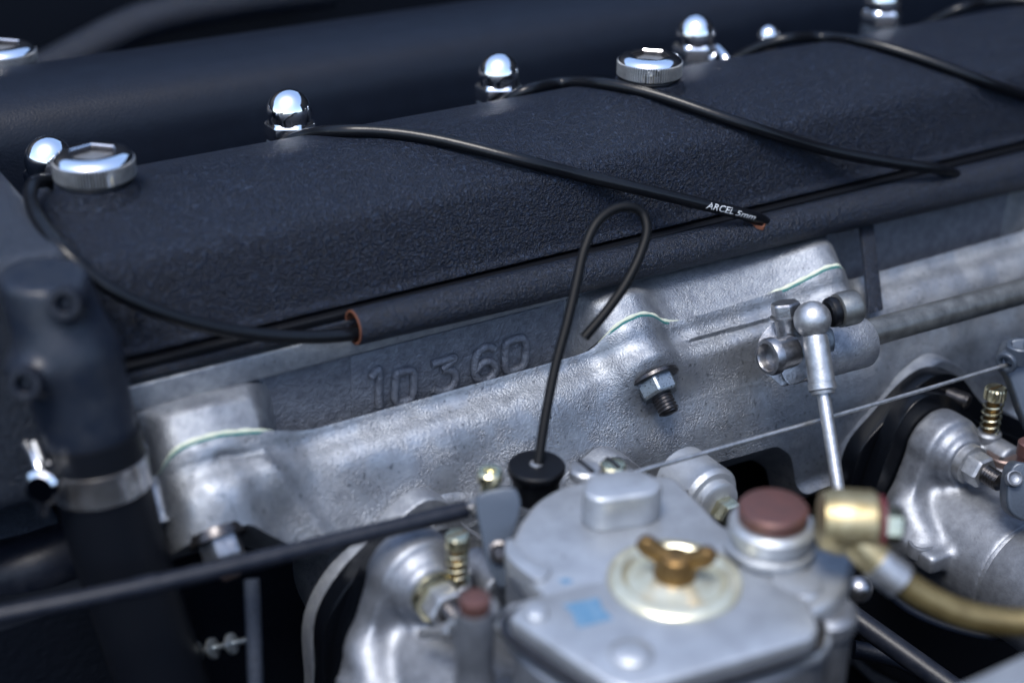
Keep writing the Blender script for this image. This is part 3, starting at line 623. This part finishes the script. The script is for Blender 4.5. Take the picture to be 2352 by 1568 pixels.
def zpoly(pts, z, depth, name, m, parent, bev=.15, rnd=True):
    Q = [at(px, py, z=z) for px, py in pts]; Q = rounded(Q, 60) if rnd else Q
    return build(name, *prism(Q, (0, 0, -depth)), m, parent, bevel=bev)
ZL = -8.6
zpoly([(1168, 1414), (1202, 1376), (1330, 1342), (1560, 1298), (1700, 1298), (1860, 1374), (1882, 1438), (1868, 1462), (1498, 1570), (1440, 1580), (1398, 1566)], ZL, .72, 'lid', M_CARBL, c1, .17, False)
zpoly([(1132, 1432), (1170, 1384), (1500, 1296), (1760, 1290), (1895, 1392), (1912, 1468), (1888, 1498), (1500, 1622), (1425, 1632), (1352, 1604)], ZL-.80, .5, 'lid_flange', M_CARBL, c1, .14, False)
zpoly([(1148, 1442), (1172, 1398), (1505, 1306), (1755, 1296), (1882, 1402), (1896, 1468), (1872, 1494), (1480, 1614), (1422, 1620), (1358, 1592)], ZL-.62, .2, 'lid_gasket', M_DSTEEL, c1, .03)
zpoly([(1180, 1470), (1500, 1350), (1760, 1330), (1880, 1440), (1890, 1500), (1500, 1640), (1400, 1640)], ZL-1.2, 6.5, 'float_bowl', M_CARB, c1, .2)
zpoly([(1170, 1262), (1185, 1215), (1235, 1145), (1310, 1108), (1420, 1098), (1540, 1090), (1600, 1140), (1690, 1215), (1860, 1190), (1945, 1230), (1960, 1310), (1880, 1400), (1600, 1420), (1330, 1420), (1230, 1345)], ZL-.2, 1.1, 'upper_deck', M_CARBL, c1, .28)
zpoly([(1165, 1300), (1200, 1190), (1330, 1125), (1540, 1110), (1680, 1225), (1900, 1230), (1950, 1330), (1880, 1420), (1330, 1440), (1230, 1370)], ZL-1.2, 5.5, 'main_body', M_CARB, c1, .3)
zpoly([(1340, 1128), (1350, 1095), (1385, 1082), (1460, 1076), (1500, 1090), (1522, 1110), (1505, 1128), (1440, 1140), (1375, 1146)], -7.45, 1.4, 'raised_block', M_CARBL, c1, .16)
zpoly([(1170, 1235), (1215, 1280), (1265, 1300), (1240, 1330), (1190, 1300), (1160, 1265)], ZL-.05, .7, 'corner_lug', M_CARBL, c1, .15)
for pts in ([(1292, 1388), (1374, 1371), (1384, 1396), (1408, 1420), (1328, 1440), (1312, 1404)], [(1282, 1331), (1300, 1326), (1318, 1333), (1298, 1342)]):
    zz = ZL+.012 if pts[0][0] > 1285 else ZL-.185
    zpoly(pts, zz, .03, 'blue_paint_dab', M_BLUE, c1, 0, False)
for px, py, r_ in ((1450, 1495, .72), (1232, 1404, .42)):
    p = at(px, py, z=ZL+.1); V, F = lathe(p-Vector((0, 0, .3)), (0, 0, 1), [(r_, 0), (r_*.95, .3), (r_*.7, .42), (r_*.25, .45)], 28); build('lid_screw', V, F, M_CARBL, c1)
p = at(1830, 1335, z=ZL-.1); V, F = lathe(p-Vector((0, 0, .8)), (0, 0, 1), [(1.0, 0), (1.0, .6), (.8, .8), (.3, .84)], 28); build('lid_screw', V, F, M_CARBL, c1)
# right-hand wall columns of the near carburettor
p = at(1893, 1400, z=-9.6); V, F = lathe(p-Vector((0, 0, 9)), (0, 0, 1), [(1.0, 0), (1.0, 8.4), (1.12, 8.5), (1.12, 9.0), (.9, 9.2)], 32); build('pump_column', V, F, M_CARB, c1)
# wing nut and its cover
p = at(1550, 1318, z=ZL+.25); t = thing('jet_cover', 'round pale yellow plated cover held by a brass wing nut', 'cover', p-Vector((0, 0, .3)))
V, F = lathe(p-Vector((0, 0, .35)), (0, 0, 1), [(2.16, 0), (2.24, .06), (2.24, .20), (2.12, .30), (1.80, .33), (1.66, .24), (1.55, .10), (1.35, .12), (1.0, .24), (.72, .34), (.3, .36)], 64); build('cover_disc', V, F, M_DISC, t)
V, F = lathe(p, (0, 0, 1), [(.72, -.02), (.74, .12), (.66, .35), (.56, .72), (.40, .84), (.2, .85)], 32); build('wing_hub', V, F, M_DBRASS, t)
wx = Vector((.66, -.75, 0)); wx.normalize()
pr = [(-1.32, 1.0), (-1.0, 1.26), (-.45, .98), (0, .84), (.45, .98), (1.0, 1.26), (1.32, 1.0), (1.12, .66), (.66, .42), (.52, .1), (-.52, .1), (-.66, .42), (-1.12, .66)]
Q = rounded([p+wx*(a*1.02)+Vector((0, 0, b)) for a, b in pr], 70); d = wx.cross(Vector((0, 0, 1)))*.24
build('wing', *prism([v-d for v in Q], d*2), M_DBRASS, t, bevel=.1)
# copper plugs
def plug(px, py, z, r, col_r, h, label, colh):
    p = at(px, py, z=z); t = thing('copper_plug', label, 'plug', p)
    V, F = lathe(p-Vector((0, 0, h)), (0, 0, 1), [(r*.9, 0), (r, .05), (r, h-.12), (r*.93, h-.02), (r*.85, h), (r*.3, h+.01)], 44); build('plug_cap', V, F, M_COPPER, t)
    V, F = lathe(p-Vector((0, 0, h+colh)), (0, 0, 1), [(col_r*1.02, 0), (col_r*1.02, colh*.45), (col_r*1.12, colh*.5), (col_r*1.12, colh*.62), (col_r*.98, colh*.66), (col_r*1.06, colh*.72), (col_r*1.06, colh*.93), (col_r*.95, colh)], 44); build('plug_column', V, F, M_CARBL if r > 1 else M_CARB, t)
plug(1778, 1160, -6.9, 1.20, 1.40, .55, 'large blurred copper brown plug on a grey boss right of the wing nut', 2.4)
plug(1090, 1370, -8.2, .53, .62, .5, 'small blurred copper brown plug on a dark post at lower centre', 7)
# fuel union
a = at(1905, 1195, d=50.5); b = at(1990, 1195, d=50.2)
t = thing('fuel_union', 'blurred yellow banjo union with red washer and pale bolt on the near carburettor', 'union', a)
d_ = (at(2060, 1200, d=50.2)-at(1930, 1190, d=50.2)).normalized()
V, F = lathe(a, d_, [(.95, -.3), (1.05, .0), (1.12, .3), (1.12, 1.35), (1.0, 1.5)], 40); build('banjo', V, F, M_GOLD, t)
V, F = lathe(a+d_*1.5, d_, [(.94, 0), (.98, .03), (.98, .2), (.94, .22)], 36); build('red_washer', V, F, M_RED, t)
V, F = hexbolt(a+d_*1.76, d_, .62, .62); build('union_bolt', V, F, M_BRASS, t)
H0 = at(1950, 1225, d=50.2); H1 = at(2052, 1322, d=50.0)
V, F = tube(crom([H0, (H0+H1)/2, H1], 12), np.linspace(.72, .55, 13)[:len(crom([H0, (H0+H1)/2, H1], 12))] if False else .6, 24); build('banjo_neck', V, F, M_GOLD, t)
f0 = at(2012, 1290, d=49.9); f1 = at(2068, 1335, d=49.9)
V, F = tube(line(f0, f1), .62, 24); build('ferrule', V, F, M_ZINC, t)
tag(build('fuel_hose', *tube(crom([at(2050, 1322, d=50), at(2110, 1362, d=50), at(2190, 1402, d=50), at(2280, 1424, d=50), at(2370, 1428, d=50), at(2480, 1415, d=50)], 60), .48, 24), M_HOSEB), 'blurred golden brown fuel hose running from the yellow union to the right edge', 'hose')
# ball stud
p = at(1972, 1352, d=60); t = thing('ball_stud', 'small polished ball stud standing out right of the near carburettor', 'ball stud', p)
V, F = lathe(p, Vector(M@np.array([1., .25, .3])), [(.3, -.9), (.3, -.5)]+[(.56*math.cos(q), .56*math.sin(q)) for q in np.linspace(-1.0, PI/2-.03, 14)], 32); build('ball', V, F, M_STEEL, t, angle=60)
V, F = lathe(p, Vector(M@np.array([-1., -.25, -.3])), [(.42, .42), (.42, .8), (.36, .9)], 28); build('rubber_collar', V, F, M_RUB, t)
# small screws on the near carburettor's back edge
def small_screw(px, py, d, r, label, m, axis=(0, 0, 1), slot=True):
    p = at(px, py, d=d); t = thing('deck_screw', label, 'screw', p); ax = Vector(axis).normalized(); u, v, w = frame(ax)
    V, F = lathe(p-ax*.6, ax, [(r*.6, -1.2), (r*.6, .25), (r, .3), (r, .62), (r*.85, .72), (r*.3, .75)], 28); build('screw_head', V, F, m, t)
    if slot: V, F = box(p+ax*.16, u*r*.8, v*r*.14, ax*.03); build('screw_slot', V, F, M_DSTEEL, t)
small_screw(1566, 1142, 59, .45, 'yellow slotted screw at the right shoulder of the near carburettor', M_BRASS, (.3, -.5, .8))
small_screw(1345, 1078, 57, .62, 'pale plated screw head between the black plug and the raised block', M_ZINC)
small_screw(1408, 1070, 57.5, .52, 'pale yellow screw head just left of the wire end', M_BRASS)
# right lug of the near carburettor
p = at(1640, 1160, d=61.5); t = thing('flange_lug', 'pale blurred carburettor lug with stepped face left of the large copper plug', 'lug', p)
V, F = lathe(p+Vector((0, 1.2, .2)), (0, -1, 0), [(1.35, -1), (1.35, .9), (1.2, 1.1), (.98, 1.15), (.95, 1.5), (.8, 1.6)], 40); build('lug_casting', V, F, M_CARBL, t)
V, F = hexbolt(p+Vector((.1, -.4, 0)), (0, -1, 0), .62, .7); build('lug_nut', V, F, M_BRASS, t)
# ================================================================== THROTTLE LEVER, ROD, SCREWS at the left of the near carburettor
RA = at(-60, 1424, d=49.5); RB = at(335, 1345, d=51.3); RC = at(1070, 1170, d=55.6)
rod = thing('throttle_rod', 'black rod slanting across the lower left to the grey throttle lever', 'rod', RA)
V, F = tube(crom([RA, RB, RC], 40), .32, 18); build('rod_sleeve', V, F, M_HOUS, rod)
V, F = tube(line(RB-(RC-RB)*.03, RB+(RC-RB)*.03), .36, 18); build('rod_collar', V, F, M_HOUS, rod)
V, F = tube(line(RC-(RC-RB)*.01, RC+(RC-RB)*.05), .22, 18); build('rod_end', V, F, M_STEEL, rod)
V, F = hexbolt(RC+(RC-RB)*.015, RC-RB, .34, .3); build('lock_nut', V, F, M_ZINC, rod)
lv = thing('throttle_lever', 'blurred grey throttle lever between the black rod and the near carburettor', 'lever', at(1140, 1240, d=55))
fat([(1092, 1150), (1100, 1136), (1180, 1122), (1196, 1150), (1185, 1210), (1158, 1290), (1170, 1335), (1150, 1350), (1118, 1290), (1102, 1215)], 54.6, 'lever_arm', M_LEVER, lv, .8, .12)
p = at(1147, 1268, d=54.5); V, F = lathe(p, Vector(M@np.array([0, .1, 1.])), [(.42, -.2), (.42, .1), (.3, .14), (.18, .0)], 24); build('lever_pivot', V, F, M_DSTEEL, lv)
p = at(1125, 1110, d=55.2); t = thing('clamp_screw', 'pale plated clamp screw on top of the near grey throttle lever', 'screw', p)
V, F = lathe(p, (0, 0, 1), [(.34, -.4), (.34, .12), (.47, .14), (.47, .50), (.40, .56), (.24, .56), (.2, .42)], 32); build('screw_head', V, F, M_BRASS, t)
screw_at(1050, 1243, -15.2, .88, 'blurred yellow knurled screw on a spring near the black rod')
# small bright bits beside the small copper plug
small_screw(1128, 1395, 50.5, .36, 'small bright screw beside the small copper brown plug', M_ZINC, (.5, -.6, .6), False)
small_screw(1040, 1450, 52, .34, 'small bright screw low between the plated nut and the dark post', M_ZINC, (.2, -.8, .5), False)
# ================================================================== LINKAGE ON THE THROTTLE SHAFT
sA = at(1930, 783, y=-12); sB = at(2352, 668, y=-12); sx_ = (sB-sA).normalized()
sh = thing('throttle_shaft', 'stained steel throttle shaft at the right with a clamped lever on its end', 'shaft', sA)
V, F = tube(line(sA-sx_*3.2, sA+sx_*40), .62, 32); build('shaft_rod', V, F, M_SHAFT, sh)
e1 = at(1982, 772, y=-12)-Vector((0, 0, .25))
V, F = lathe(e1-sx_*3.4, sx_, [(.9, 0), (1.12, .08), (1.14, 2.0), (1.16, 3.3), (1.08, 3.42), (.7, 3.43)], 44); build('clamp_sleeve', V, F, M_HEAD, sh)
p = at(1765, 820, y=-12.6)
V, F = lathe(p+sx_*1.3, -sx_, [(.66, 0), (.70, .9), (.80, 1.0), (.80, 1.25), (.74, 1.38), (.60, 1.40), (.55, 1.3), (.52, 1.0), (.1, .98)], 40); build('shaft_bush', V, F, M_STEEL, sh)
cf = Vector(M@np.array([-.55, .0, 1.])).normalized()
def clampfat(pts, d, name, m, thick): 
    Q = rounded([at(px, py, d=d) for px, py in pts], 60); build(name, *prism(Q, -sx_*-thick), m, sh, bevel=.10)
clampfat([(1740, 790), (1752, 765), (1778, 738), (1815, 722), (1850, 735), (1856, 780), (1846, 830), (1800, 888), (1778, 872), (1752, 850)], 65.2, 'clamp_body', M_STEEL, 1.5)
clampfat([(1790, 836), (1806, 790), (1838, 766), (1880, 760), (1890, 800), (1870, 850), (1815, 884)], 64.6, 'lever_plate', M_STEEL, .7)
p = at(1806, 716, d=64.6); ax = Vector(M@np.array([-.18, 1., .25])).normalized()
V, F = lathe(p-ax*1.0, ax, [(.55, 0), (.55, .75), (.72, .78), (.72, .86)], 32); build('pinch_boss', V, F, M_STEEL, sh)
V, F = hexbolt(p-ax*.14, ax, .66, .56, ph=.35); build('pinch_bolt', V, F, M_STEEL, sh, angle=25)
# ball joint and link rod
bp_ = at(1866, 734, d=63.0)
lk = thing('link_rod', 'upright plated link rod with ball socket in front of the throttle shaft', 'link rod', bp_)
V, F = lathe(bp_, (0, 0, 1), [(.78*math.cos(q), .78*math.sin(q)) for q in np.linspace(-PI/2+.03, PI/2-.03, 22)], 36); build('ball_socket', V, F, M_ZINC, lk, angle=60)
r0 = at(1872, 772, d=62.9); r1 = at(1891, 905, d=62.6); r2 = at(1933, 1170, d=61.6); r3 = at(1945, 1240, d=61.4)
V, F = tube(line(r0, r1, 8), [.50, .53, .53, .54, .54, .55, .55, .47], 28); build('socket_barrel', V, F, M_ZINC, lk)
V, F = lathe(r1-(r1-r0).normalized()*.35, r1-r0, [(.50, -.12), (.585, -.08), (.585, .16), (.5, .22)], 28); build('barrel_lip', V, F, M_ZINC, lk)
V, F = tube(crom([r1, (r1+r2)/2, r2, r3], 24), .275, 20); build('link_shaft', V, F, M_ZINC, lk)
b1 = at(1914, 716, d=63.6); ba = Vector(M@np.array([.92, .22, -.30])).normalized()
V, F = lathe(b1-ba*.62, ba, [(.4, -.2), (.4, .2)], 24); build('ball_neck', V, F, M_STEEL, lk)
V, F = lathe(b1-ba*.2, ba, [(.5, -.1), (.62, .0), (.66, .18), (.60, .34), (.5, .36)], 32); build('rubber_boot', V, F, M_RUB, lk)
V, F = lathe(b1+ba*.16, ba, [(.60, .0), (.72, .05), (.75, .30), (.75, .82), (.70, .95), (.5, .98)], 40); build('stud_collar', V, F, M_SHAFT, lk)
# ================================================================== DIP LOOP
o = at(1232, 1066, d=58.2)
dp = thing('rubber_plug', 'black rubber plug with a tall wire loop handle, left of the near carburettor', 'plug', o)
V, F = lathe(o, (0, 0, 1), [(.85, -1.5), (.92, -.8), (1.02, -.42), (1.10, -.32), (1.12, -.08), (1.06, .0), (.5, .01), (.26, .02), (.22, .06), (.1, .07)], 48); build('plug_body', V, F, M_RUB, dp)
V, F = lathe(o, (0, 0, 1), [(.27, .0), (.25, .07), (.15, .09)], 24); build('wire_ferrule', V, F, M_ZINC, dp)
LP = [(1236, 1066, 58.2), (1252, 960, 58.4), (1276, 840, 58.7), (1303, 740, 59.0), (1324, 650, 59.3), (1343, 570, 59.6), (1372, 510, 59.9), (1410, 481, 60.2), (1445, 475, 60.4), (1474, 488, 60.6), (1486, 525, 60.5), (1472, 580, 60.3), (1438, 650, 60.0), (1395, 712, 59.8), (1342, 775, 59.6)]
V, F = tube(crom([at(px, py, d=d) for px, py, d in LP], 140), .20, 14); build('loop_handle', V, F, M_WIRE, dp)
# ================================================================== LEFT: HOUSING, ELBOW, HOSE, CLAMP
def f_house(x, y, z):
    d = d_box(x, y, z, (-8.5, 3.9, -5.05), (6.15, 9.1, 5.0), .7)
    return d
hs = thing('timing_housing', 'dark painted housing at the left edge beside the end of the near cover', 'housing', (-8, 0, -6))
V, F = snets(f_house, (-16, -6, -10.6), (-2.1, 13.6, .4), .25); build('housing_casting', V, F, M_GREYP, hs, angle=60)
el = thing('water_elbow', 'dark blue black water outlet elbow held by socket screws at the left', 'elbow', at(170, 900, d=54))
e0 = np.array(at(84, 600, d=51.6)); e1_ = np.array(at(160, 820, d=52.4)); e2 = np.array(at(205, 985, d=53.2))
s1 = np.array(at(160, 690, d=50.6)); s2 = np.array(at(70, 872, d=50.8))
def f_el(x, y, z):
    d = d_caps(x, y, z, e0, e1_, 1.42, 1.68); d = smin(d, d_caps(x, y, z, e1_, e2, 1.72, 1.66), .4)
    d = smin(d, d_caps(x, y, z, s1+np.array([.2, 1.5, -.2]), s1, .72, .58), .35); d = smin(d, d_caps(x, y, z, s2+np.array([.2, 1.5, -.2]), s2, .72, .58), .35)
    return np.maximum(d, z+.15)
V, F = snets(f_el, np.minimum(e0, np.minimum(e2, s2))-3.2, np.maximum(e0, np.maximum(e2, s1))+3.6, .16); build('elbow_casting', V, F, M_ELB, el, angle=60)
for s, in ((s1,), (s2,)):
    p = Vector(s); ax = Vector(M@np.array([0.05, -.18, 1.])).normalized()
    V, F = lathe(p+ax*.15, ax, [(.54, 0), (.56, .1), (.56, .62), (.51, .70), (.34, .70), (.30, .62), (.29, .2), (.02, .18)], 40, lambda a, i: hexr(a) if 4 < i < 7 else 1); build('socket_screw', V, F, M_HOUS, el)
def hose(pts, r, name, label, m, cat):
    return tag(build(name, *tube(crom([at(px, py, d=d) for px, py, d in pts], 40), r, 32), m), label, cat)
hose([(212, 995, 53.2), (222, 1040, 53.5), (236, 1110, 54), (262, 1220, 54.8), (312, 1380, 56.0), (372, 1560, 57.3), (430, 1720, 58.5)], 1.66, 'coolant_hose', 'thick black coolant hose dropping below the clamp at the left', M_HOSE, 'hose')
cp = thing('hose_clamp', 'shiny steel hose clamp round the black hose at the left', 'clamp', at(225, 1090, d=54))
c0 = at(223, 1050, d=53.6); c1_ = at(238, 1128, d=54.15)
V, F = lathe(c0, c1_-c0, [(1.70, 0), (1.76, .02), (1.73, .2), (1.73, .95), (1.76, 1.14), (1.70, 1.16)], 64, cap=False); build('clamp_band', V, F, M_CLAMP, cp)
p = at(112, 1105, d=52.4); dv = Vector(M@np.array([-.15, -.35, 1.])).normalized()
V, F = lathe(p-dv*.8, dv, [(.5, -.8), (.55, 1.0), (.64, 1.02), (.64, 1.4), (.5, 1.5), (.2, 1.5)], 28); build('clamp_screw', V, F, M_CHROME, cp)
V, F = box(at(150, 1090, d=52.9), Vector(M@np.array([.62, .05, 0])), Vector(M@np.array([-.08, .58, 0])), Vector(M@np.array([0, 0, .35]))); build('clamp_housing', V, F, M_STEEL, cp, bevel=.12)
V, F = tube(crom([at(62, 1020, d=53), at(85, 1060, d=52.5), at(105, 1130, d=52.2), at(100, 1180, d=52.4)], 20), .2, 12); build('clamp_tongue', V, F, M_CHROME, cp)
V, F = tube(crom([at(78, 1015, d=52.6), at(95, 1060, d=52.4)], 20), .13, 12); build('clamp_spike', V, F, M_ZINC, cp)
# lower-left clutter
tag(build('drain_rod', *tube(line(at(578, 1330, d=55), at(590, 1640, d=55)), .28, 16), M_GREYP), 'thin upright grey rod below the left port block, lower left', 'rod')
p = at(440, 1500, d=58); q = at(585, 1464, d=57); t = thing('adjuster', 'small glinting spring adjuster in the dark beside the thin upright rod', 'adjuster', p)
V, F = tube(line(p, q), .12, 12); build('adjuster_screw', V, F, M_DNUT, t)
for k in (.05, .3, .6): V, F = lathe(p+(q-p)*k, q-p, [(.3, 0), (.42, .05), (.42, .18), (.3, .22)], 20); build('adjuster_nut', V, F, M_DNUT, t)
for pts, lb in (([(-40, 1150), (100, 1150), (150, 1290), (60, 1330), (-40, 1340)], 'dim blue black panel behind the clamp at the left edge'),):
    t = tag(fat(pts, 60, 'side_panel', M_GREYP, None, 1.2, .2), lb, 'panel')
tag(build('radiator_hose', *tube(crom([at(-60, 1330, d=60), at(80, 1300, d=60), at(200, 1250, d=61), at(330, 1230, d=62)], 30), 1.35, 24), M_HOUS), 'dim blue black hose crossing behind the thick hose at lower left', 'hose')
tag(build('rear_bar', *tube(line(at(1930, 1395, d=66), at(2300, 1660, d=63)), .5, 16), M_HOUS), 'dim grey bar in the dark below the ball stud', 'bar')
V, F = box(at(2330, 1695, d=44), Vector((9, 0, 0)), Vector((-.8, 2.2, 0)), Vector((0, 0, .5))); tag(build('air_box', V, F, M_CARBL, bevel=.2), 'pale blurred air box edge at the lower right corner', 'air box')
for pts, r, lb in (([(1960, 1490), (2080, 1520), (2200, 1600), (2260, 1680)], .42, 'dim black hose low in the dark right of the near carburettor'),
                   ([(2010, 1330), (2090, 1400), (2220, 1450), (2380, 1470)], .22, 'dim thin cable behind the golden fuel hose')):
    tag(build('bay_hose', *tube(crom([at(x, y, d=68) for x, y in pts], 30), r, 14), M_REAR), lb, 'hose')
